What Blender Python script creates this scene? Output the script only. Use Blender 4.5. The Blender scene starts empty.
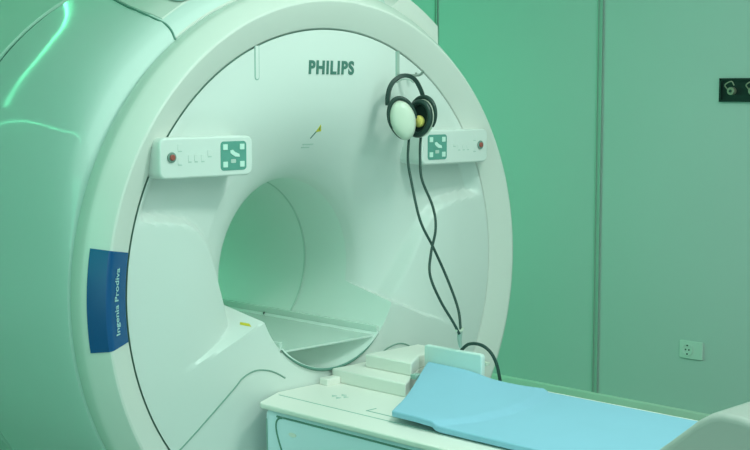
import bpy, bmesh, math, random
from mathutils import Vector, Matrix
random.seed(4)
SC = bpy.context.scene
COL = SC.collection
PI = math.pi
R = math.radians

# ------------------------------------------------------------------ helpers
def mesh_obj(name, verts, faces, mat=None, parent=None, smooth=True, bevel=0, segs=3, autosm=None):
    me = bpy.data.meshes.new(name)
    me.from_pydata([tuple(v) for v in verts], [], faces)
    me.validate()
    bm = bmesh.new(); bm.from_mesh(me)
    bmesh.ops.recalc_face_normals(bm, faces=bm.faces)
    bm.to_mesh(me); bm.free()
    return link(name, me, mat, parent, smooth, bevel, segs, autosm)

def link(name, me, mat=None, parent=None, smooth=True, bevel=0, segs=3, autosm=None):
    o = bpy.data.objects.new(name, me)
    COL.objects.link(o)
    if mat: me.materials.append(mat)
    if smooth:
        for p in me.polygons: p.use_smooth = True
    if autosm is not None: me.set_sharp_from_angle(angle=R(autosm))
    if bevel:
        m = o.modifiers.new('bevel', 'BEVEL'); m.width = bevel; m.segments = segs
        m.limit_method = 'ANGLE'; m.angle_limit = R(35)
        m.harden_normals = False
    if parent is not None:
        o.parent = parent
    return o

def empty(name, label, cat, loc=(0, 0, 0), group=None):
    o = bpy.data.objects.new(name, None); COL.objects.link(o)
    o.location = loc; o.empty_display_size = .1
    o['label'] = label; o['category'] = cat
    if group: o['group'] = group
    return o

def tag(o, label, cat, group=None):
    o['label'] = label; o['category'] = cat
    if group: o['group'] = group
    return o

def struct(o):
    o['kind'] = 'structure'; return o

def box_vf(x0, x1, y0, y1, z0, z1, V=None, Fs=None):
    V = [] if V is None else V; Fs = [] if Fs is None else Fs
    n = len(V)
    V += [(x0, y0, z0), (x1, y0, z0), (x1, y1, z0), (x0, y1, z0), (x0, y0, z1), (x1, y0, z1), (x1, y1, z1), (x0, y1, z1)]
    Fs += [tuple(n + i for i in f) for f in [(0, 3, 2, 1), (4, 5, 6, 7), (0, 1, 5, 4), (1, 2, 6, 5), (2, 3, 7, 6), (3, 0, 4, 7)]]
    return V, Fs

def box(name, x0, x1, y0, y1, z0, z1, mat, parent=None, bevel=0, segs=3):
    V, Fs = box_vf(x0, x1, y0, y1, z0, z1)
    return mesh_obj(name, V, Fs, mat, parent, smooth=bool(bevel), bevel=bevel, segs=segs, autosm=40 if bevel else None)

def prism(name, pts, d0, d1, axis, mat, parent=None, bevel=0, segs=3, smooth=True):
    """closed outline pts extruded along an axis: 'y' -> pts are (x,z); 'z' -> (x,y); 'x' -> (y,z)"""
    def at(p, d):
        return {'y': (p[0], d, p[1]), 'z': (p[0], p[1], d), 'x': (d, p[0], p[1])}[axis]
    n = len(pts)
    V = [at(p, d0) for p in pts] + [at(p, d1) for p in pts]
    Fs = [tuple(range(n)), tuple(range(2 * n - 1, n - 1, -1))] + [(i, (i + 1) % n, n + (i + 1) % n, n + i) for i in range(n)]
    return mesh_obj(name, V, Fs, mat, parent, smooth=smooth, bevel=bevel, segs=segs, autosm=40)

def rrect(cx, cz, w, h, r, n=8):
    out = []
    for (sx, sz, a0) in ((1, 1, 0), (-1, 1, 90), (-1, -1, 180), (1, -1, 270)):
        for k in range(n + 1):
            a = R(a0 + 90 * k / n)
            out.append((cx + sx * (w / 2 - r) + r * math.cos(a), cz + sz * (h / 2 - r) + r * math.sin(a)))
    return out

def disc(name, c, r, y0, y1, mat, parent=None, bevel=0, n=32, rz=None):
    rz = rz or r
    return prism(name, [(c[0] + r * math.cos(2 * PI * k / n), c[1] + rz * math.sin(2 * PI * k / n)) for k in range(n)], y0, y1, 'y', mat, parent, bevel)

def tube(name, pts, rad, mat, parent=None, res=6, closed=False, smooth_curve=True, segs=10, squash=None):
    """a round tube swept through points (Catmull-Rom)"""
    P = [Vector(p) for p in pts]
    if smooth_curve:
        Q = []
        n = len(P)
        rng = n if closed else n - 1
        for i in range(rng):
            if closed:
                a, b, c, d = P[(i - 1) % n], P[i], P[(i + 1) % n], P[(i + 2) % n]
            else:
                b, c = P[i], P[i + 1]
                a = P[i - 1] if i > 0 else b * 2 - c
                d = P[i + 2] if i + 2 < n else c * 2 - b
            for k in range(segs):
                t = k / segs
                Q.append(.5 * ((2 * b) + (c - a) * t + (2 * a - 5 * b + 4 * c - d) * t * t + (3 * b - a - 3 * c + d) * t ** 3))
        if not closed: Q.append(P[-1])
        P = Q
    n = len(P)
    V, Fs = [], []
    prev = None
    for i, p in enumerate(P):
        t = (P[(i + 1) % n] - P[i - 1]) if closed else (P[min(i + 1, n - 1)] - P[max(i - 1, 0)])
        t.normalize()
        if prev is None:
            u = Vector((0, 1, 0)) if abs(t.y) < .9 else Vector((1, 0, 0))
            u = (u - t * u.dot(t)).normalized()
        else:
            u = (prev - t * prev.dot(t)).normalized()
        prev = u
        w = t.cross(u)
        rr = rad(i / (n - 1)) if callable(rad) else rad
        for k in range(res * 2):
            a = PI * k / res
            su = squash[0] if squash else 1; sw = squash[1] if squash else 1
            V.append(p + u * math.cos(a) * rr * su + w * math.sin(a) * rr * sw)
    m = res * 2
    for i in range(n if closed else n - 1):
        j = (i + 1) % n
        for k in range(m):
            Fs.append((i * m + k, i * m + (k + 1) % m, j * m + (k + 1) % m, j * m + k))
    if not closed:
        Fs.append(tuple(range(m))); Fs.append(tuple(range((n - 1) * m + m - 1, (n - 1) * m - 1, -1)))
    return mesh_obj(name, V, Fs, mat, parent, autosm=50)

def text_mesh(name, body, size, mat, parent=None, bold=0.0, extrude=.001, fn=None, spacing=1.0, xscale=1.0):
    """lettering turned into a mesh; fn maps (x, y, depth) of the flat word to a point"""
    cu = bpy.data.curves.new(name + '_curve', 'FONT')
    cu.body = body; cu.size = size; cu.align_x = 'CENTER'; cu.align_y = 'CENTER'
    cu.extrude = extrude; cu.offset = bold; cu.resolution_u = 4; cu.space_character = spacing
    o = bpy.data.objects.new(name + '_tmp', cu); COL.objects.link(o)
    bpy.context.view_layer.update()
    dg = bpy.context.evaluated_depsgraph_get()
    me = bpy.data.meshes.new_from_object(o.evaluated_get(dg))
    bpy.data.objects.remove(o); bpy.data.curves.remove(cu)
    xs = [v.co.x for v in me.vertices]; ys = [v.co.y for v in me.vertices]
    mx = (min(xs) + max(xs)) / 2; my = (min(ys) + max(ys)) / 2
    for v in me.vertices:
        v.co = Vector(fn((v.co.x - mx) * xscale, v.co.y - my, v.co.z))
    me.materials.clear()
    return link(name, me, mat, parent, smooth=False)

def sm(a, b, x):
    t = max(0, min(1, (x - a) / (b - a))); return t * t * (3 - 2 * t)

# ------------------------------------------------------------------ materials
def material(name, col, rough=.4, spec=.5, noise=.03, nscale=6, metal=0, alpha=1, bump=0, bscale=200, emis=None, estr=0, coat=0, trans=0):
    m = bpy.data.materials.new(name); m.use_nodes = True
    nt = m.node_tree; b = nt.nodes['Principled BSDF']
    tc = nt.nodes.new('ShaderNodeTexCoord')
    ns = nt.nodes.new('ShaderNodeTexNoise'); ns.inputs['Scale'].default_value = nscale; ns.inputs['Detail'].default_value = 4
    cr = nt.nodes.new('ShaderNodeMixRGB'); cr.inputs[1].default_value = (*[c * (1 - noise) for c in col], 1)
    cr.inputs[2].default_value = (*[min(1, c * (1 + noise)) for c in col], 1)
    nt.links.new(tc.outputs['Object'], ns.inputs['Vector'])
    nt.links.new(ns.outputs['Fac'], cr.inputs[0]); nt.links.new(cr.outputs[0], b.inputs['Base Color'])
    b.inputs['Roughness'].default_value = rough; b.inputs['Specular IOR Level'].default_value = spec
    b.inputs['Metallic'].default_value = metal; b.inputs['Alpha'].default_value = alpha
    b.inputs['Coat Weight'].default_value = coat; b.inputs['Coat Roughness'].default_value = .05
    b.inputs['Transmission Weight'].default_value = trans
    if emis:
        b.inputs['Emission Color'].default_value = (*emis, 1); b.inputs['Emission Strength'].default_value = estr
    if bump:
        n2 = nt.nodes.new('ShaderNodeTexNoise'); n2.inputs['Scale'].default_value = bscale
        bp = nt.nodes.new('ShaderNodeBump'); bp.inputs['Strength'].default_value = bump; bp.inputs['Distance'].default_value = .002
        nt.links.new(tc.outputs['Object'], n2.inputs['Vector']); nt.links.new(n2.outputs['Fac'], bp.inputs['Height'])
        nt.links.new(bp.outputs['Normal'], b.inputs['Normal'])
    return m

M = dict(
    shell=material('white moulded plastic', (.70, .745, .71), .34, .4, .012, 3),
    gloss=material('glossy white cover', (.62, .72, .68), .06, .5, .012, 2),
    ring=material('ring plastic', (.70, .72, .67), .26, .5, .012, 3),
    liner=material('bore liner plastic', (.72, .80, .75), .45, .4, .012, 3),
    seam=material('joint shadow', (.13, .27, .22), .7, .2, .05, 20),
    softseam=material('soft joint', (.32, .48, .42), .6, .2, .05, 20),
    rear=material('satin cover', (.52, .68, .60), .5, .3, .012, 2),
    faint=material('faint joint', (.50, .63, .56), .6, .2, .05, 20),
    grey=material('panel gap', (.22, .36, .30), .7, .2, .05, 20),
    logo=material('grey green lettering ink', (.075, .20, .16), .5, .3, .03, 20),
    blue=material('blue plate', (.002, .080, .25), .25, .5, .06, 8),
    blue_txt=material('pale lettering', (.42, .66, .68), .5, .3, .03, 20),
    keyline=material('key marking', (.48, .60, .54), .5, .3, .03, 20),
    screen=material('panel display', (.12, .34, .28), .25, .5, .1, 40),
    screen_lit=material('display button', (.62, .82, .74), .4, .4, .03, 20),
    ring_grey=material('button bezel', (.20, .30, .26), .35, .5, .03, 20),
    red=material('red button', (.38, .09, .07), .35, .5, .05, 20),
    amber=material('yellow sticker', (.62, .55, .03), .5, .3, .1, 60),
    wall=material('painted wall panel', (.50, .61, .57), .6, .3, .03, 1.2, bump=.08, bscale=60),
    trimm=material('wall joint strip', (.34, .50, .42), .5, .3, .03, 8),
    skirting=material('skirting', (.66, .74, .64), .4, .4, .03, 4),
    floor=material('vinyl floor', (.34, .42, .37), .35, .4, .08, 3, bump=.1, bscale=40),
    ceiling=material('ceiling paint', (.7, .74, .7), .8, .2, .02, 2),
    table=material('table top plastic', (.84, .82, .76), .4, .4, .015, 4),
    side=material('table side panel', (.74, .86, .96), .35, .5, .015, 4),
    foam=material('blue foam mat', (.30, .545, .70), .75, .15, .03, 7, bump=.12, bscale=240),
    pad=material('pale blue head pad', (.68, .80, .77), .6, .3, .02, 8),
    cushion=material('pale grey vinyl cushion', (.44, .45, .42), .5, .3, .03, 5, bump=.05),
    black=material('dark green black plastic', (.018, .045, .036), .4, .4, .1, 30),
    cable=material('dark rubber tube', (.020, .058, .047), .5, .35, .1, 60),
    cup=material('pale ear cup shell', (.60, .66, .55), .35, .4, .03, 20),
    yellow=material('yellow foam', (.78, .68, .18), .9, .1, .1, 80, bump=.3, bscale=300),
    strap=material('grey strap', (.38, .48, .42), .6, .2, .05, 30),
    metal=material('hook metal', (.40, .46, .42), .3, .5, .05, 30, metal=.7),
    recess=material('dark outlet recess', (.010, .030, .024), .6, .3, .2, 30),
    brass=material('outlet metal', (.34, .36, .26), .35, .5, .1, 40, metal=.3),
    socket=material('socket plastic', (.60, .74, .66), .35, .4, .02, 20),
    hole=material('socket hole', (.03, .08, .06), .6, .2, .05, 20),
    led=material('green light strip diffuser', (.3, .9, .6), .5, .2, .02, 10, emis=(.16, 1.0, .50), estr=12),
)

def clear_material(name='clear acrylic', fac=.52):
    m = bpy.data.materials.new(name); m.use_nodes = True
    nt = m.node_tree; out = nt.nodes['Material Output']; b = nt.nodes['Principled BSDF']
    b.inputs['Roughness'].default_value = .12
    b.inputs['Specular IOR Level'].default_value = .6
    ns = nt.nodes.new('ShaderNodeTexNoise'); ns.inputs['Scale'].default_value = 4
    mx = nt.nodes.new('ShaderNodeMixRGB'); mx.inputs[1].default_value = (.84, .92, .88, 1); mx.inputs[2].default_value = (.88, .95, .91, 1)
    nt.links.new(ns.outputs['Fac'], mx.inputs[0]); nt.links.new(mx.outputs[0], b.inputs['Base Color'])
    tr = nt.nodes.new('ShaderNodeBsdfTransparent'); tr.inputs[0].default_value = (.93, .98, .95, 1)
    ms = nt.nodes.new('ShaderNodeMixShader'); ms.inputs[0].default_value = fac
    nt.links.new(tr.outputs[0], ms.inputs[1]); nt.links.new(b.outputs[0], ms.inputs[2]); nt.links.new(ms.outputs[0], out.inputs[0])
    return m
M['clear'] = clear_material()
M['frosted'] = clear_material('frosted acrylic', .85)

# ------------------------------------------------------------------ room
WX, FZ, CZ = 2.4, -.12, 2.9
X0, Y0, Y1 = -3.9, -4.3, 3.5
struct(box('floor', X0, WX, Y0, Y1, FZ - .1, FZ, M['floor']))
struct(box('ceiling', X0, WX, Y0, Y1, CZ, CZ + .1, M['ceiling']))
struct(box('wall_right', WX, WX + .1, Y0, Y1, FZ, CZ, M['wall']))
struct(box('wall_left', X0 - .1, X0, Y0, Y1, FZ, CZ, M['wall']))
struct(box('wall_back', X0, WX, Y1, Y1 + .1, FZ, CZ, M['wall']))
struct(box('wall_front', X0, WX, Y0 - .1, Y0, FZ, CZ, M['wall']))
struct(box('baseboard_right', WX - .022, WX, Y0, Y1, FZ, .112, M['skirting'], bevel=.006))
def joint(n, y, w=.026):
    V, Fs = [], []
    box_vf(WX - .004, WX + .001, y - w / 2, y + w / 2, .112, CZ, V, Fs)
    box_vf(WX - .009, WX - .003, y - w / 2 - .004, y - w / 2 + .004, .112, CZ, V, Fs)
    box_vf(WX - .009, WX - .003, y + w / 2 - .004, y + w / 2 + .004, .112, CZ, V, Fs)
    struct(mesh_obj('trim_%d' % n, V, Fs, M['trimm'], smooth=False))
joint(1, .585); joint(2, 1.69, .014)

# medical gas outlet recess
g = empty('gas_outlet_panel', 'black wall recess holding round gas outlets beside the grey green wall', 'outlet panel', (WX, -.105, 1.6))
def loc_box(name, x0, x1, y0, y1, z0, z1, mat, par, **k):
    o = box(name, x0 - par.location.x, x1 - par.location.x, y0 - par.location.y, y1 - par.location.y, z0 - par.location.z, z1 - par.location.z, mat, par, **k); return o
loc_box('backplate', WX - .006, WX, -.725, -.103, 1.600, 1.697, M['recess'], g)
V, Fs = [], []
for (a, b, c, d) in ((-.71, -.074, 1.693, 1.703), (-.71, -.074, 1.594, 1.604), (-.082, -.072, 1.594, 1.703)):
    box_vf(-.016, 0, a + .08, b + .08, c - 1.6, d - 1.6, V, Fs)
mesh_obj('frame', V, Fs, M['recess'], g, smooth=False)
for k in range(4):
    yy = -.140 - k * .108
    def ring_x(name, cy, cz, r, x0, x1, mat, par):
        n = 24
        return prism(name, [(cy + r * math.cos(2 * PI * i / n) + .08, cz + r * math.sin(2 * PI * i / n) - 1.6) for i in range(n)], x0, x1, 'x', mat, par, bevel=.002)
    o = ring_x('gas_outlet', yy, 1.644, .018, -.032, -.006, M['brass'], g)
    ring_x('port', yy, 1.644, .007, -.035, -.030, M['hole'], o)
    t = tube('lever', [(-.03, yy + .08 + .016, .052), (-.045, yy + .08 + .020, .072), (-.035, yy + .08 - .006, .088), (-.03, yy + .08 - .018, .070)], .0028, M['brass'], g)

# socket
s = empty('wall_socket', 'small square power socket low on the grey green wall', 'socket', (WX, .024, .407))
prism('cover_plate', rrect(0, 0, .126, .086, .006), -.010, 0, 'x', M['socket'], s, bevel=.002)
# raised well ring and recessed face
n = 28
V, Fs = [], []
for (r, x) in ((.030, -.010), (.030, -.014), (.024, -.014), (.022, -.0115), (.0, -.0115)):
    for k in range(n):
        a = 2 * PI * k / n; V.append((x, .018 + r * math.cos(a), r * math.sin(a)))
for i in range(4):
    for k in range(n): Fs.append((i * n + k, i * n + (k + 1) % n, (i + 1) * n + (k + 1) % n, (i + 1) * n + k))
mesh_obj('socket_well', V, Fs, M['socket'], s, autosm=40)
for dy in (-.009, .009):
    prism('pin_hole', [(.018 + dy + .004 * math.cos(2 * PI * k / 12), .004 * math.sin(2 * PI * k / 12)) for k in range(12)], -.0128, -.0112, 'x', M['hole'], s)
prism('earth_clip', rrect(.018, .021, .008, .006, .001), -.0150, -.011, 'x', M['hole'], s)
prism('earth_clip', rrect(.018, -.021, .008, .006, .001), -.0150, -.011, 'x', M['hole'], s)

# ------------------------------------------------------------------ scanner
MRI = empty('mri_scanner', 'large round white magnetic resonance scanner with glossy cover and open bore', 'scanner', (0, 0, FZ))
def P_(o):   # parts are modelled in world coordinates around the machine axis
    o.location.z = -FZ; return o
ZC = 1.0

def revolve(name, prof, mat, a0=0, a1=360, n=180, autosm=30, parent=MRI, thick=None):
    """prof = [(r, y)], revolved about the bore axis"""
    V, Fs = [], []
    full = abs(a1 - a0) >= 359.9
    m = n if full else n + 1
    for i in range(m):
        a = R(a0 + (a1 - a0) * i / n)
        for (r, y) in prof: V.append((r * math.cos(a), y, ZC + r * math.sin(a)))
    k = len(prof)
    for i in range(n):
        j = (i + 1) % m
        for q in range(k - 1): Fs.append((i * k + q, j * k + q, j * k + q + 1, i * k + q + 1))
    o = mesh_obj(name, V, Fs, mat, None, autosm=autosm)
    o.parent = parent; return P_(o) if parent is MRI else o

def smooth_prof(pts, n=6):
    out = []
    for i in range(len(pts) - 1):
        a = pts[max(i - 1, 0)]; b = pts[i]; c = pts[i + 1]; d = pts[min(i + 2, len(pts) - 1)]
        for k in range(n):
            t = k / n
            out.append(tuple(.5 * (2 * b[j] + (c[j] - a[j]) * t + (2 * a[j] - 5 * b[j] + 4 * c[j] - d[j]) * t * t + (3 * b[j] - a[j] - 3 * c[j] + d[j]) * t ** 3) for j in (0, 1)))
    out.append(pts[-1]); return out

# outer covers (front flank, then the rear section behind the dark joint)
FL = [(.085, -.10), (.10, .22), (.13, .55), (.18, .75), (.26, .88), (.38, .96), (.50, 1.0), (.62, 1.02), (.78, 1.02), (.82, 1.04), (.95, 1.14), (1.15, 1.35), (1.4, 1.5), (1.6, 1.4), (1.70, 1.0)]
def flare(y):
    if y <= FL[0][0]: return FL[0][1]
    for (y0, a), (y1, b) in zip(FL, FL[1:]):
        if y0 <= y <= y1:
            return a + (b - a) * (y - y0) / (y1 - y0)
    return FL[-1][1]
def body_at(a, y):
    s_ = math.sin(a)
    amp = .010 + .090 * sm(.05, .72, s_)
    f = flare(y)
    return 1.0 + (amp * f if f > 0 else .10 * f)
def cover(name, ys, mat, cap=False):
    N = 200
    V, Fs = [], []
    for j, (y, dr) in enumerate(ys):
        for i in range(N):
            a = 2 * PI * i / N
            r = body_at(a, y) + dr if dr > -.3 else -dr
            V.append((r * math.cos(a), y, ZC + r * math.sin(a)))
    for j in range(len(ys) - 1):
        for i in range(N):
            k = (i + 1) % N
            Fs.append((j * N + i, j * N + k, (j + 1) * N + k, (j + 1) * N + i))
    return P_(mesh_obj(name, V, Fs, mat, MRI, autosm=34))
cover('flank_cover', [(y, 0) for y in (.085, .092, .10, .115, .13, .155, .18, .22, .26, .32, .38, .44, .50, .56, .62, .70, .775)] + [(.783, -.008)], M['gloss'])
cover('joint_band', [(.781, -.006), (.785, -.02), (.800, -.02), (.804, -.006)], M['seam'])
cover('rear_cover', [(.802, -.008), (.810, 0)] + [(y, 0) for y in (.82, .88, .95, 1.05, 1.15, 1.27, 1.4, 1.5, 1.6, 1.70)] + [(1.75, -.06), (1.76, -.9), (1.76, -.34)], M['rear'])

# front ring: outer rolled edge, outward chamfer, crest, inward slope down to the front panel
RING = [(.985, .085), (.9975, .080), (1.0, .072), (1.0, .030), (.9965, .020), (.990, .010), (.957, -.036), (.951, -.042), (.944, -.0435), (.936, -.041), (.868, -.007), (.857, -.001), (.852, .006), (.851, .030)]
revolve('front_ring', RING, M['ring'], autosm=25)
revolve('ring_groove', [(.995, .078), (.983, .081), (.983, .088), (.996, .090)], M['softseam'])
def ring_y(r):
    pr = RING[3:12]
    for (r0, y0), (r1, y1) in zip(pr, pr[1:]):
        if r1 <= r <= r0: return y0 + (y1 - y0) * (r0 - r) / max(1e-9, r0 - r1)
    return pr[0][1] if r > pr[0][0] else pr[-1][1]

# the front panel: one moulded face with the funnel round the bore and the cheek bulges
GX = [(.85, .365), (.92, .405), (1.0, .445), (1.06, .470), (1.12, .497), (1.17, .528), (1.205, .565), (1.225, .605), (1.240, .69), (1.247, .78), (1.252, .95)]
def gx(z):
    if z <= GX[0][0]: return GX[0][1]
    if z >= GX[-1][0]: return 2
    for (z0, a), (z1, b) in zip(GX, GX[1:]):
        if z0 <= z <= z1: return a + (b - a) * (z - z0) / (z1 - z0)
def poly_d(x, z):
    best = 9
    for (z0, a), (z1, b) in zip(GX, GX[1:]):
        vx, vz = b - a, z1 - z0; t = max(0, min(1, ((x - a) * vx + (z - z0) * vz) / (vx * vx + vz * vz)))
        d = math.hypot(x - a - t * vx, z - z0 - t * vz); best = min(best, d)
    return best if (z < 1.252 and x > gx(z)) else -best
def ridge(ax): return .873 + (.748 - .873) * (ax - .305) / .345
def face_y(x, z):
    ax = abs(x); r = math.hypot(x, z - ZC)
    t = max(0, min(1, (r - .33) / .44))
    fun = .25 * (1 - math.sqrt(max(0, 1 - (1 - t) ** 2)))
    rec = .045 * (1 - sm(1.34, 1.60, z)) * (1 - sm(.80, .85, r))
    up = max(fun, rec) + .35 * min(fun, rec)
    if z < 1.3:
        w = sm(-.020, .012, poly_d(ax, z))
        q = max(0, min(1, (ax - .312) / .36))
        sh = .23 * (1 - math.sqrt(max(0, 1 - (1 - q) ** 2)))
        up = up * (1 - w) + sh * w
    zr = ridge(ax) if ax < .65 else .748 - (ax - .65) * .36
    if z < zr: return 0.0
    fy = (z - zr) * 4.5
    k = .012                                   # soft crease
    h = max(0, min(1, .5 + .5 * (up - fy) / k)) if k else 0
    v = up * (1 - h) + fy * h - k * h * (1 - h)
    return max(0, min(v, up))
NA, NR = 420, 110
V, Fs = [], []
RB, RO = .33, .8495
for i in range(NA):
    a = 2 * PI * i / NA
    for j in range(NR + 1):
        r = RB + (RO - RB) * j / NR
        x, z = r * math.cos(a), ZC + r * math.sin(a)
        V.append((x, face_y(x, z), z))
for i in range(NA):
    for j in range(NR):
        k = (i + 1) % NA
        Fs.append((i * (NR + 1) + j, k * (NR + 1) + j, k * (NR + 1) + j + 1, i * (NR + 1) + j + 1))
o = mesh_obj('front_panel', V, Fs, M['shell'], MRI, autosm=32); P_(o)
revolve('panel_groove', [(.853, .004), (.8505, .010), (.8480, .010), (.8470, .0012)], M['grey'])

# bore liner starting at the edge of the funnel
V, Fs = [], []
YS = [0, .004, .02] + [.1 * k for k in range(1, 10)]
for i in range(NA):
    a = 2 * PI * i / NA
    x, z = .33 * math.cos(a), ZC + .33 * math.sin(a)
    y0 = face_y(x, z)
    for t in [k / 16 for k in range(17)]:
        y = y0 + (1.76 - y0) * t
        V.append((x, y, z))
for i in range(NA):
    for j in range(16):
        k = (i + 1) % NA
        Fs.append((i * 17 + j, k * 17 + j, k * 17 + j + 1, i * 17 + j + 1))
o = mesh_obj('bore_liner', V, Fs, M['liner'], MRI); P_(o)
revolve('bore_joint', [(.3295, .494), (.3275, .497), (.3275, .503), (.3295, .506)], M['faint'])

# raised hood on top of the machine
def lerp_tab(tab, v):
    if v <= tab[0][0]: return tab[0][1]
    for (y0, a), (y1, b) in zip(tab, tab[1:]):
        if y0 <= v <= y1: return a + (b - a) * (v - y0) / (y1 - y0)
    return tab[-1][1]
HOODL = [(.088, -.585), (.15, -.610), (.21, -.614), (.30, -.600), (.39, -.578), (.55, -.525), (.77, -.43)]
def hood():
    V, Fs = [], []
    NX, NY = 40, 14
    def body_r(y): return body_at(R(55), y)
    for j in range(NY + 1):
        y = .088 + (.772 - .088) * j / NY
        xl = lerp_tab(HOODL, y); xr = .645 - .05 * sm(.15, .7, y)
        row = []
        for i in range(NX + 1):
            x = xl + (xr - xl) * i / NX
            rb = body_at(math.acos(max(-1, min(1, x / 1.05))), y) + .003
            rr = max(rb, 1.097 * sm(-.2, .5, x)) if x > -.2 else rb
            rr += .010 * sm(.5, .8, y)
            row.append((x, y, ZC + math.sqrt(rr * rr - x * x)))
        lo = lambda x: ZC + math.sqrt((body_r(y) - .03) ** 2 - x * x)
        V += [(xl - .004, y, lo(xl))] + row + [(xr + .006, y, lo(xr))]
    m = NX + 3
    for j in range(NY):
        for i in range(m - 1): Fs.append((j * m + i, j * m + i + 1, (j + 1) * m + i + 1, (j + 1) * m + i))
    # front lip
    base = len(V)
    for i in range(m):
        x = V[i][0]; V.append((x, .088, ZC + math.sqrt(max(.01, .97 ** 2 - x * x))))
    for i in range(m - 1): Fs.append((i, i + 1, base + i + 1, base + i))
    o = mesh_obj('top_hood', V, Fs, M['ring'], MRI, autosm=30, bevel=.008, segs=3); P_(o)
    return body_r
body_r = hood()
for s_ in (-1, 1):
    pts = []
    for y in (.088, .10, .12, .15, .20, .28, .36, .45, .55, .66, .76):
        hx = -lerp_tab(HOODL, y) + .005 if s_ < 0 else .655 - .05 * sm(.15, .7, y)
        rb = body_at(math.acos(hx / 1.05), y)
        pts.append((s_ * hx, y, ZC + math.sqrt(rb ** 2 - hx * hx)))
    P_(tube('hood_joint', pts, .0035, M['seam'], MRI))
# lifting point recess on the hood
V, Fs = [], []
n = 28
for (r, d) in ((.052, .004), (.048, .007), (.040, .004), (.024, -.002), (0.0, -.002)):
    for k in range(n):
        a = 2 * PI * k / n
        x = -.50 + .8 * r * math.cos(a); y = .185 + r * 1.1 * math.sin(a)
        V.append((x, y, ZC + math.sqrt((body_r(y) + .003) ** 2 - x * x) + d + .003))
for i in range(4):
    for k in range(n): Fs.append((i * n + k, i * n + (k + 1) % n, (i + 1) * n + (k + 1) % n, (i + 1) * n + k))
P_(mesh_obj('lifting_recess', V, Fs, M['softseam'], MRI))

P_(box('floor_plinth', -.62, .62, .16, 1.66, FZ, .12, M['rear'], MRI, bevel=.02))
# blue name plate wrapped over the ring
def plate():
    V, Fs = [], []
    rs = [r for r, y in RING[4:11]] + [.858]
    rs = [.9875, .980, .970, .953, .947, .940, .932, .91, .885, .866, .858]
    N = 24
    a0, a1 = math.asin(-.140), math.asin(.178)
    def off(r):
        return ring_y(r)
    for lay in (0, 1):
        for i in range(N + 1):
            aa = a0 + (a1 - a0) * i / N
            for r in rs:
                e = .002 if lay == 0 else -.004
                rr = r + (.0022 if lay == 0 and r > .95 else 0)
                V.append((-rr * math.cos(aa), off(r) - e, ZC + rr * math.sin(aa)))
    k = len(rs)
    for i in range(N):
        for q in range(k - 1): Fs.append((i * k + q, (i + 1) * k + q, (i + 1) * k + q + 1, i * k + q + 1))
    b = (N + 1) * k
    for q in range(k - 1):
        Fs.append((q, q + 1, b + q + 1, b + q)); Fs.append((N * k + q, N * k + q + 1, b + N * k + q + 1, b + N * k + q))
    for i in range(N):
        Fs.append((i * k, (i + 1) * k, b + (i + 1) * k, b + i * k)); Fs.append((i * k + k - 1, (i + 1) * k + k - 1, b + (i + 1) * k + k - 1, b + i * k + k - 1))
    return P_(mesh_obj('name_plate', V, Fs, M['blue'], MRI, autosm=30))
PL = plate()
def arc_text(x, y, z):
    # the word reads upwards: its x runs up the arc, its y points to the outer edge
    r = .905 + y * .82
    a = (x + .012) / .906
    return (-r * math.cos(a), ring_y(r) - .0035 - z, ZC + r * math.sin(a))
tx = text_mesh('name_lettering', 'Ingenia Prodiva', .0335, M['blue_txt'], PL, bold=.0004, extrude=.0006, fn=arc_text)
s_ = .222 / max(.001, max(v.co.z for v in tx.data.vertices) - min(v.co.z for v in tx.data.vertices))
print('plate text scale', s_)

# maker's lettering
lg = text_mesh('brand_lettering', 'PHILIPS', .062, M['logo'], MRI, bold=.0022, spacing=1.16, extrude=.0012,
               fn=lambda x, y, z: (.008 + x, face_y(.008 + x, 1.722 + y) - .0015 - z, 1.722 + y), xscale=.9)
P_(lg)
w = max(v.co.x for v in lg.data.vertices) - min(v.co.x for v in lg.data.vertices)
for v in lg.data.vertices: v.co.x = .008 + (v.co.x - .008) * .212 / w

# laser warning sticker and its caption
def on_face(name, pts, mat, lift=.0015, par=MRI):
    n = len(pts)
    V = [(x, face_y(x, z) - lift, z) for x, z in pts] + [(x, face_y(x, z) + .001, z) for x, z in pts]
    Fs = [tuple(range(n))] + [(i, (i + 1) % n, n + (i + 1) % n, n + i) for i in range(n)]
    return P_(mesh_obj(name, V, Fs, mat, par, smooth=False))
on_face('warning_sticker', [(-0.016, 1.500), (0.008, 1.502), (-0.003, 1.526)], M['amber'])
on_face('warning_mark', [(-0.005, 1.505), (-0.002, 1.505), (-0.002, 1.516), (-0.005, 1.516)], M['logo'], .0025)
on_face('laser_mark', [(-0.032, 1.478), (-0.028, 1.477), (-0.012, 1.500), (-0.016, 1.502)], M['logo'])
for k in range(2):
    on_face('caption_line', [(-0.055, 1.455 - .011 * k), (-0.005 - .012 * k, 1.455 - .011 * k), (-0.005 - .012 * k, 1.459 - .011 * k), (-0.055, 1.459 - .011 * k)], M['keyline'])

# vertical slots either side of the lettering
def slot(x, z0, z1, w, mat, name='hanging_slot'):
    pts = [(x - w / 2, z1), (x - w / 2, z0 + w / 2)] + [(x - w / 2 * math.cos(R(180 * k / 8)), z0 + w / 2 - w / 2 * math.sin(R(180 * k / 8))) for k in range(1, 8)] + [(x + w / 2, z0 + w / 2), (x + w / 2, z1)]
    return on_face(name, pts, mat, .001)
o = slot(-.328, 1.676, 1.788, .020, M['softseam'])
slot(-.3275, 1.680, 1.788, .013, M['shell'], 'slot_insert').location.y = -.001
slot(.333, 1.676, 1.784, .020, M['softseam'])
slot(.335, 1.680, 1.780, .010, M['strap'], 'slot_insert').location.y = -.001

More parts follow.
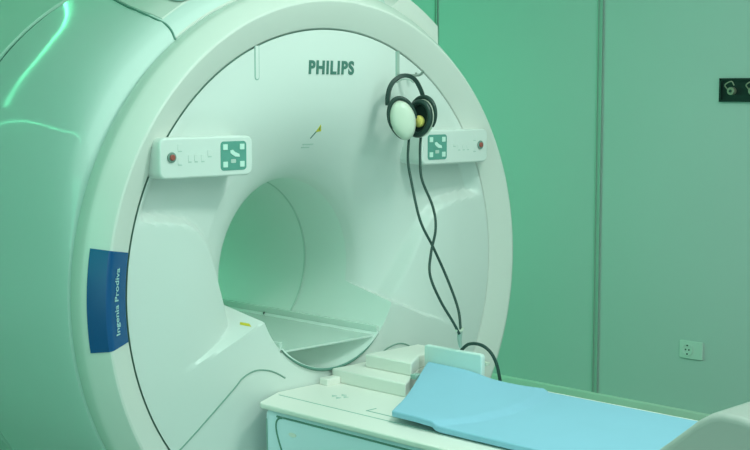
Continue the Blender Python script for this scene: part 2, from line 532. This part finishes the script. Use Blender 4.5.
# lower seams of the front covers
base = [(.215, .671), (.255, .694), (.295, .709), (.347, .715), (.399, .699), (.442, .665), (.579, .563), (.660, .506), (.777, .426)]
for s_ in (-1, 1):
    P_(tube('lower_cover_seam', [(s_ * x, -.0002, z) for x, z in base], .0026, M['grey'], MRI))
# sticker on the deck lip left of the bore
on_face('deck_sticker', [(-.362, .8655), (-.348, .8615), (-.340, .8690), (-.352, .8715)], M['amber'], .003)

# control panels
def control(side):
    cx = side * .583
    cz = 1.436
    root = prism('control_panel', rrect(cx, cz, .366, .126, .024), -.062, .055, 'y', M['shell'], MRI, bevel=.006, segs=3)
    P_(root)
    root['label'] = 'raised control panel %s of the bore' % ('left' if side < 0 else 'right')
    yf = -.062
    sx = side * .480
    scr = prism('display', rrect(sx, cz + .001, .104, .092, .012), yf - .0015, yf + .002, 'y', M['screen'], root, bevel=.0005)
    for (dx, dz) in ((-.034, .026), (.034, .026), (-.034, -.029), (.034, -.029)):
        prism('display_key', rrect(sx + dx, cz + .003 + dz, .018, .018, .002), yf - .003, yf, 'y', M['screen_lit'], scr, smooth=False)
    # pictogram of a person lying on the table
    prism('pictogram', [(sx - .014, cz + .010), (sx - .014, cz + .018), (sx - .004, cz + .020), (sx + .006, cz + .012), (sx + .022, cz + .006), (sx + .024, cz - .003), (sx + .006, cz - .002), (sx - .006, cz + .004)], yf - .003, yf, 'y', M['screen_lit'], scr)
    prism('pictogram', rrect(sx - .002, cz - .016, .020, .012, .003), yf - .0028, yf, 'y', M['keyline'], scr)
    bx = side * .722
    disc('button_bezel', (bx, cz + .003), .0165, yf - .004, yf, M['ring_grey'], root, bevel=.0015)
    disc('stop_button', (bx, cz + .003), .0095, yf - .009, yf - .003, M['red'], root, bevel=.002)
    for (dx, dz, w) in ((.690, .020, .014), (.690, -.022, .014), (.652, -.014, .012), (.628, -.014, .012), (.602, -.014, .012), (.575, 0, .014)):
        # a flat key with a printed underline
        prism('key', rrect(side * dx, cz + dz + .013, w * 1.15, .020, .003), yf - .0012, yf + .001, 'y', M['shell'], root, bevel=.0004)
        box('key_mark', side * dx - w / 2, side * dx + w / 2, yf - .0008, yf, cz + dz - .001, cz + dz + .002, M['keyline'], root)
        box('key_mark', side * dx - w / 2 - .001, side * dx - w / 2 + .001, yf - .0008, yf, cz + dz + .006, cz + dz + .02, M['keyline'], root)
control(-1); control(1)

# hook for the headphones
hk = tube('hook', [(.333, .0, 1.700), (.336, -.06, 1.698), (.338, -.105, 1.699), (.339, -.122, 1.712)], .005, M['metal'], MRI); P_(hk)
P_(tube('hook', [(.378, .0, 1.700), (.379, -.03, 1.698), (.380, -.045, 1.700), (.380, -.05, 1.708)], .004, M['metal'], MRI))

# ------------------------------------------------------------------ clear trough in the bore
TR = empty('clear_table_bridge', 'clear acrylic trough with curved underside lying in the scanner bore', 'tray', (0, 0, .675))
def tr(o): o.location = (0, 0, -.675); return o
V, Fs = [], []
box_vf(-.232, .232, .004, 1.15, .757, .764, V, Fs)
tr(mesh_obj('top_sheet', V, Fs, M['clear'], TR, smooth=False, bevel=.001))
V, Fs = [], []
n = 40
th = math.asin(.232 / .326)
for j, y in enumerate((-.006, 1.15)):
    for (rr) in (.3265, .3215):
        for i in range(n + 1):
            a = -PI / 2 - th + 2 * th * i / n
            V.append((rr * math.cos(a), y, ZC + rr * math.sin(a)))
m = n + 1
for i in range(n):
    Fs += [(i, i + 1, 2 * m + i + 1, 2 * m + i), (m + i, m + i + 1, 3 * m + i + 1, 3 * m + i), (i, i + 1, m + i + 1, m + i), (2 * m + i, 2 * m + i + 1, 3 * m + i + 1, 3 * m + i)]
Fs += [(0, m, 3 * m, 2 * m), (n, m + n, 3 * m + n, 2 * m + n)]
tr(mesh_obj('curved_underside', V, Fs, M['frosted'], TR, autosm=40))
for s_ in (-1, 1):
    tr(box('side_rail', s_ * .232 - .006, s_ * .232 + .006, .0, 1.15, .758, .796, M['clear'], TR, bevel=.002))
pts = [(.3275 * math.cos(-PI / 2 - th + 2 * th * i / 24), -.004, ZC + .3275 * math.sin(-PI / 2 - th + 2 * th * i / 24)) for i in range(25)]
tr(tube('dark_edge_strip', pts, lambda t: .0012 + .0048 * math.sin(PI * t) ** .8, M['seam'], TR, segs=2))
tr(disc('fixing_screw', (.0, .0), .006, .0, .004, M['black'], TR)).location = (.224, .62, .770 - .675)

# ------------------------------------------------------------------ patient table
TB = empty('patient_table', 'long white patient table with stepped rails running out from the scanner bore', 'table', (0, -1.3, FZ))
def tb(o): o.location = (0, 1.3, -FZ); return o
ZT = .63
XL, XR = -.402, .402
outline = [(XL, -2.75), (XL, -.090), (XL + .010, -.076), (-.25, -.004), (.25, -.004), (XR - .010, -.076), (XR, -.090), (XR, -2.75)]
tb(prism('table_top', outline, ZT - .018, ZT, 'z', M['table'], TB, bevel=.005, segs=3))
inner = [(XL + .012, -2.74), (XL + .012, -.10), (-.230, -.016), (.230, -.016), (XR - .012, -.10), (XR - .012, -2.74)]
tb(prism('table_body', inner, .20, ZT - .018, 'z', M['side'], TB, bevel=.02, segs=4))
tb(prism('table_foot', [(-.30, -2.6), (-.30, -.2), (.30, -.2), (.30, -2.6)], FZ, .20, 'z', M['side'], TB, bevel=.03))
# side panel outline with the large rounded corner
xs = XL + .012
pl = [(-.30, .36), (-.235, .42), (-.190, .475), (-.163, .530), (-.155, .565), (-.163, .586), (-.185, .594), (-.23, .596), (-1.0, .596), (-2.6, .596)]
tb(tube('side_panel_seam', [(xs - .0005, y, z) for y, z in pl], .0030, M['seam'], TB))
tb(tube('side_panel_rim', [(xs - .0005, -.118, .20), (xs - .0005, -.112, .45), (xs - .0005, -.108, ZT - .05)], .002, M['softseam'], TB))
prm = prism('side_emblem', [(-.235 + .012 * math.cos(2 * PI * k / 20) * 1.5, .548 + .007 * math.sin(2 * PI * k / 20)) for k in range(20)], xs - .002, xs + .002, 'x', M['table'], TB); tb(prm)
# groove along the top, printed marks
V, Fs = [], []
box_vf(-.283, -.279, -2.7, -.045, ZT - .001, ZT + .0010, V, Fs)
tb(mesh_obj('top_groove', V, Fs, M['softseam'], TB, smooth=False))
def flat(name, pts, mat, z=ZT, h=.0012):
    return tb(prism(name, pts, z - .001, z + h, 'z', mat, TB, smooth=False))
for (x, y) in ((-.165, -.185), (-.135, -.200), (-.150, -.225), (-.175, -.215)):
    flat('arrow_mark', [(x - .012, y - .007), (x + .010, y - .010), (x + .006, y + .012)], M['keyline'])
flat('latch_outline', [(-.235, -.56), (-.231, -.56), (-.231, -.41), (-.235, -.41)], M['softseam'])
flat('latch_outline', [(-.235, -.414), (-.19, -.414), (-.19, -.410), (-.235, -.410)], M['softseam'])
# stepped rails
tb(prism('low_rail', [(-.010, -.014), (-.010, -.370), (.200, -.236), (.200, -.225), (.36, -.225), (.36, -.014)], ZT - .001, .676, 'z', M['table'], TB, bevel=.005))
tb(prism('upper_rail', [(.090, -.080), (.090, -.302), (.200, -.236), (.200, -.225), (.36, -.225), (.36, -.080)], .675, .722, 'z', M['table'], TB, bevel=.006))
tb(box('rail_stop', -.075, -.010, -.06, -.020, ZT - .001, .654, M['table'], TB, bevel=.004))
tb(box('rail_clip', .060, .090, -.350, -.325, .675, .692, M['softseam'], TB, bevel=.003))

# blue mat: draped mesh lying on the table, lifted over the rails and against the head pad
def mat_mesh():
    NU, NV = 44, 110
    V, Fs = [], []
    def corner(v):     # left edge x, right edge x, y at left, y at right
        return v
    def P(u, v):
        # u 0..1 left->right ; v 0..1 head->foot
        yl = -.580 + (-2.25 + .580) * v; yr = -.276 + (-2.25 + .276) * v
        y = yl + (yr - yl) * u
        wide = 1 - sm(-.74, -.54, yr)          # the right edge is tucked in beside the head board
        xr = .202 + (.305 - .202) * wide
        x = -.292 + (xr + .292) * u
        z = ZT + .025
        # the head section lies a little higher, ending in a curved crease
        yc = lerp_tab([(-.30, -.760), (-.24, -.790), (-.16, -.818), (-.017, -.822), (.05, -.812), (.111, -.797), (.18, -.778), (.246, -.752), (.305, -.725)], x)
        h = max(0, y - yc)
        z += sm(0, .012, h) * .011
        z += sm(.0, .34, h) * .040 * sm(-.20, .212, x)
        z += .004 * math.sin(9 * x + 4 * y) * sm(0, .1, h)
        return (x, y, z)
    top = [[P(i / NU, j / NV) for i in range(NU + 1)] for j in range(NV + 1)]
    for row in top: V += row
    m = NU + 1
    for j in range(NV):
        for i in range(NU): Fs.append((j * m + i, j * m + i + 1, (j + 1) * m + i + 1, (j + 1) * m + i))
    b = len(V)
    for row in top: V += [(x, y, max(ZT + .002, z - .020)) for x, y, z in row]
    for j in range(NV):
        for i in range(NU): Fs.append((b + j * m + i, b + j * m + i + 1, b + (j + 1) * m + i + 1, b + (j + 1) * m + i))
    for i in range(NU):
        for j in (0, NV): Fs.append((j * m + i, j * m + i + 1, b + j * m + i + 1, b + j * m + i))
    for j in range(NV):
        for i in (0, NU): Fs.append((j * m + i, (j + 1) * m + i, b + (j + 1) * m + i, b + j * m + i))
    o = mesh_obj('table_mat', V, Fs, M['foam'], autosm=50, bevel=.005, segs=3)
    return tag(o, 'bright blue foam mat spread along the white patient table', 'mat')
mat_mesh()

# head pad: upright rounded board at the head of the mat
hp = prism('head_pad', rrect(-.385, .700, .262, .128, .012), .205, .225, 'x', M['pad'], None, bevel=.005)
tag(hp, 'upright pale blue board behind the head end of the blue mat', 'board')

# knee bolster in the foreground
prof = [(-1.44, .660), (-1.49, .696), (-1.57, .762), (-1.64, .822), (-1.675, .845), (-1.71, .855), (-1.76, .854), (-1.85, .838), (-2.05, .790), (-2.2, .74), (-2.25, .70), (-2.25, .660)]
kb = prism('knee_bolster', prof, -.30, .31, 'x', M['cushion'], None, bevel=.02, segs=5)
tag(kb, 'pale grey wedge cushion on the foot end of the blue mat', 'cushion')

# ------------------------------------------------------------------ headphones on the hook
HP = empty('headphones', 'dark headphones with pale ear cups hanging on the scanner front', 'headphones', (.284, -.100, 1.695))
ua = R(-28)
Ux = Vector((math.cos(ua), math.sin(ua), 0)); Uy = Vector((-math.sin(ua), math.cos(ua), 0)); Uz = Vector((0, 0, 1))
def HL(u, v, w=0):       # u across, v up, w away from the viewer
    return Ux * u + Uz * v + Uy * w
K = .00358
def hpx(px, py, w=0): return HL((px - 410.5) * K, (75 - py) * K, w)
def band(name, pts, half, thick, par, mat):
    """flat strap bent through pts = (px, py, w) ; half = half width across (w direction)"""
    P = [hpx(*p) for p in pts]
    Q = []
    n = len(P)
    for i in range(n - 1):
        a = P[max(i - 1, 0)]; b = P[i]; c = P[i + 1]; d = P[min(i + 2, n - 1)]
        for k in range(6):
            t = k / 6; Q.append(.5 * ((2 * b) + (c - a) * t + (2 * a - 5 * b + 4 * c - d) * t * t + (3 * b - a - 3 * c + d) * t ** 3))
    Q.append(P[-1])
    V, Fs = [], []
    dirw = (Uy + Ux * .45).normalized()
    for i, p in enumerate(Q):
        t = (Q[min(i + 1, len(Q) - 1)] - Q[max(i - 1, 0)]).normalized()
        nrm = t.cross(dirw).normalized()
        h = half(i / (len(Q) - 1)) if callable(half) else half
        for (s1, s2) in ((-1, -1), (1, -1), (1, 1), (-1, 1)):
            V.append(p + dirw * h * s1 + nrm * thick * s2)
    for i in range(len(Q) - 1):
        for k in range(4): Fs.append((i * 4 + k, i * 4 + (k + 1) % 4, i * 4 + 4 + (k + 1) % 4, i * 4 + 4 + k))
    Fs += [(0, 1, 2, 3), tuple((len(Q) - 1) * 4 + k for k in (3, 2, 1, 0))]
    return mesh_obj(name, V, Fs, mat, par, bevel=.0015, segs=2, autosm=40)
hb = band('headband', [(389.5, 104, 0), (389.5, 96, 0), (391.5, 87, 0), (396, 80, 0), (403, 75.5, 0), (411, 75, 0), (418, 79, 0), (423, 87, 0), (426, 95, 0), (427, 103, 0)], lambda t: .013 + .003 * math.cos(PI * t), .0074, HP, M['black'])
band('band_padding', [(398.5, 81.5, 0), (404, 78.7, 0), (411, 78.5, 0), (416.5, 81.5, 0)], .010, .0024, hb, M['strap'])

def cup(cx, cy, yaw, tilt, face_in, A, B):
    """one ear cup: pale bowl, dark rim, dark foam ring and yellow core; its axis is local y"""
    c = hpx(cx, cy, -.018 if face_in else -.03)
    root = None
    rot = Matrix.Rotation(ua + yaw, 3, 'Z') @ Matrix.Rotation(tilt, 3, 'Y')
    def T(x, y, z): return c + rot @ Vector((x, y, z))
    n = 36
    # bowl (outer shell): y from 0 (open rim) to -.036 (outside)
    def egg(a, s): # egg outline, a bit pointed at the bottom
        return (A * s * math.cos(a) * (1 - .12 * math.sin(a) * -1 if math.sin(a) < 0 else 1), B * s * math.sin(a))
    rings = [(1.0, .0), (1.02, -.006), (1.0, -.014), (.93, -.024), (.80, -.031), (.6, -.035), (.35, -.037), (.1, -.0375)]
    V, Fs = [], []
    for (s, y) in rings:
        for k in range(n):
            x, z = egg(2 * PI * k / n, s); V.append(T(x, y, z))
    V.append(T(0, -.0377, 0))
    for i in range(len(rings) - 1):
        for k in range(n): Fs.append((i * n + k, i * n + (k + 1) % n, (i + 1) * n + (k + 1) % n, (i + 1) * n + k))
    for k in range(n): Fs.append(((len(rings) - 1) * n + k, (len(rings) - 1) * n + (k + 1) % n, len(V) - 1))
    shell = mesh_obj('ear_cup', V, Fs, M['cup'], HP)
    # dark cushion ring on the open side
    pts = []
    for k in range(24):
        x, z = egg(2 * PI * k / 24, .86); pts.append(T(x, .008, z))
    tube('ear_cushion', pts, .0105, M['black'], shell, closed=True, segs=3)
    # inner dark cloth and yellow foam core
    V = []; 
    for s, y in ((.80, .004), (.4, -.002), (.0, -.002)):
        for k in range(n):
            x, z = egg(2 * PI * k / n, s); V.append(T(x, y, z))
    Fs = []
    for i in range(2):
        for k in range(n): Fs.append((i * n + k, i * n + (k + 1) % n, (i + 1) * n + (k + 1) % n, (i + 1) * n + k))
    mesh_obj('inner_cloth', V, Fs, M['recess'], shell)
    V = []
    for s, y in ((1, .0), (1, .006), (.7, .011), (0.01, .012)):
        for k in range(20):
            a = 2 * PI * k / 20; V.append(T(.021 * s * math.cos(a), y, -.010 + .021 * s * math.sin(a)))
    Fs = []
    for i in range(3):
        for k in range(20): Fs.append((i * 20 + k, i * 20 + (k + 1) % 20, (i + 1) * 20 + (k + 1) % 20, (i + 1) * 20 + k))
    mesh_obj('foam_core', V, Fs, M['yellow'], shell)
    # dark yoke hugging the top of the shell
    pts = []
    for k in range(15):
        a = R(-8 + 205 * k / 14)
        x, z = egg(a, 1.07); pts.append(T(x, -.010, z + .004))
    tube('yoke', pts, lambda t: .0042 + .004 * math.sin(PI * t), M['black'], shell, segs=3)
    return shell
cup(402.0, 118.5, R(-10), R(-15), False, .045, .070)
cup(421.5, 117.0, R(129), R(-13), True, .052, .068)
# the two sound tubes
A = [(0.281, -0.115, 1.515), (0.278, -0.110, 1.470), (0.261, -0.122, 1.399), (0.242, -0.155, 1.331), (0.217, -0.222, 1.196), (0.235, -0.267, 1.104), (0.251, -0.318, 0.999), (0.251, -0.37, 0.897), (0.221, -0.41, 0.822)]
B = [(0.335, -0.125, 1.520), (0.330, -0.118, 1.470), (0.311, -0.134, 1.398), (0.286, -0.167, 1.329), (0.294, -0.212, 1.236), (0.268, -0.249, 1.163), (0.201, -0.289, 1.088), (0.157, -0.325, 1.019), (0.162, -0.367, 0.937), (0.187, -0.404, 0.863), (0.200, -0.422, 0.822)]
off = Vector(HP.location)
for P in (A, B):
    tube('sound_tube', [Vector(p) - off for p in P], .0047, M['cable'], HP, segs=8)
tie = tube('tube_clip', [Vector((.190, -.415, .835)) - off, Vector((.213, -.418, .832)) - off, Vector((.236, -.405, .836)) - off], .0042, M['cup'], HP, segs=4)
band_pts = [Vector(p) - off for p in [(.211, -.414, .830), (.212, -.412, .800), (.218, -.412, .774)]]
tube('joining_sleeve', band_pts, lambda t: .0095 - .0035 * t, M['strap'], HP, segs=4)

cb = tube('thick_cable', [(.226, -.408, .7625), (.228, -.420, .774), (.230, -.438, .786), (.234, -.468, .791), (.240, -.499, .784), (.247, -.523, .764), (.252, -.541, .732), (.255, -.552, .690), (.258, -.560, .640)], .0058, M['cable'], None, segs=8)
tag(cb, 'short thick black cable arching over the pale blue head board', 'cable')
cl = prism('cable_clip', rrect(-.505, .728, .030, .012, .003), .226, .246, 'x', M['cup'], None, bevel=.002)
tag(cl, 'small white clip at the end of the pale blue head board', 'clip')

# ------------------------------------------------------------------ light strips at the back of the ceiling
def strip(name, pts, label):
    o = tube(name, pts, .0065, M['led'], None, segs=8, res=4)
    tag(o, label, 'light strip')
STRIPS = [[(-2.20, 3.47, 2.45), (-2.29, 3.47, 2.68), (-2.42, 3.46, 2.86), (-2.57, 3.14, 2.88), (-2.79, 2.4, 2.88), (-2.86, 1.2, 2.88), (-3.05, .2, 2.88)],
          [(.3, 2.75, 2.88), (-.1, 2.38, 2.88), (-.29, 2.25, 2.88), (-.52, 2.19, 2.88), (-.97, 2.34, 2.88), (-1.47, 2.78, 2.88), (-2.02, 3.42, 2.88)]]
strip('light_strip', STRIPS[0], 'long green light strip running down the far left of the ceiling')
strip('light_strip', STRIPS[1], 'curved green light strip across the ceiling behind the scanner')

# ------------------------------------------------------------------ lights
def area(name, loc, target, size, power, col, sy=None):
    l = bpy.data.lights.new(name, 'AREA'); l.energy = power; l.color = col
    l.shape = 'RECTANGLE'; l.size = size; l.size_y = sy or size
    o = bpy.data.objects.new(name, l); COL.objects.link(o); o.location = loc
    o.rotation_euler = (Vector(target) - Vector(loc)).to_track_quat('-Z', 'Y').to_euler()
    return o
area('ceiling_lamp', (.0, -1.45, 2.86), (0, -.4, 0.6), .34, 25, (.86, 1, .92), .34)
area('ceiling_fill', (-1.0, -2.0, 2.88), (-1.0, -2.0, 0), 3.6, 50, (.70, 1, .91), 3.2)  # broad ambient fill added under the ceiling, not a fitting of the room
area('front_fill', (-1.0, -4.1, 1.5), (0, 0, .8), 3.0, 26, (.72, 1, .92), 2.0)  # unseen fill added in front to lift the shade on the scanner face
area('green_light', (.7, 3.1, 1.5), (2.4, 1.0, 1.2), 1.6, 18, (.07, 1.0, .50), 1.6)
area('green_light', (-3.5, -.3, 1.8), (-1.0, .6, 1.2), 1.6, 11, (.10, 1.0, .55), 1.4)  # added green fill for the left flank, placed clear of its reflections
area('side_fill', (-3.7, -1.7, .9), (-.4, -.8, .5), 1.5, 9, (.50, 1, .95), 1.0)  # low cyan fill, added to brighten the side of the table
area('spot_lamp', (.3, -3.6, 2.7), (0, 0, .8), .6, 11, (.85, 1, .95), .6)
area('bore_fill', (0, 3.2, 1.4), (0, 1, 1), .9, 30, (.25, 1, .62))  # green light added behind the scanner to brighten the inside of the bore
w = bpy.data.worlds.new('room air'); SC.world = w; w.use_nodes = True
w.node_tree.nodes['Background'].inputs[0].default_value = (.25, .6, .45, 1)
w.node_tree.nodes['Background'].inputs[1].default_value = .3

# ------------------------------------------------------------------ camera
cd = bpy.data.cameras.new('camera'); cam = bpy.data.objects.new('camera', cd); COL.objects.link(cam)
cd.sensor_width = 36; cd.lens = 1342.3 / 750 * 36; cd.clip_start = .05
th_, p_ = R(45.126), R(5.605)
F_ = Vector((math.sin(th_) * math.cos(p_), math.cos(th_) * math.cos(p_), -math.sin(p_)))
cam.location = (-3.1804, -3.3839, 1.6338)
cam.rotation_euler = F_.to_track_quat('-Z', 'Y').to_euler()
SC.camera = cam
SC.view_settings.view_transform = 'Standard'
SC.view_settings.look = 'None'
SC.view_settings.exposure = -.11
SC.cycles.max_bounces = 8
SC.cycles.transparent_max_bounces = 16
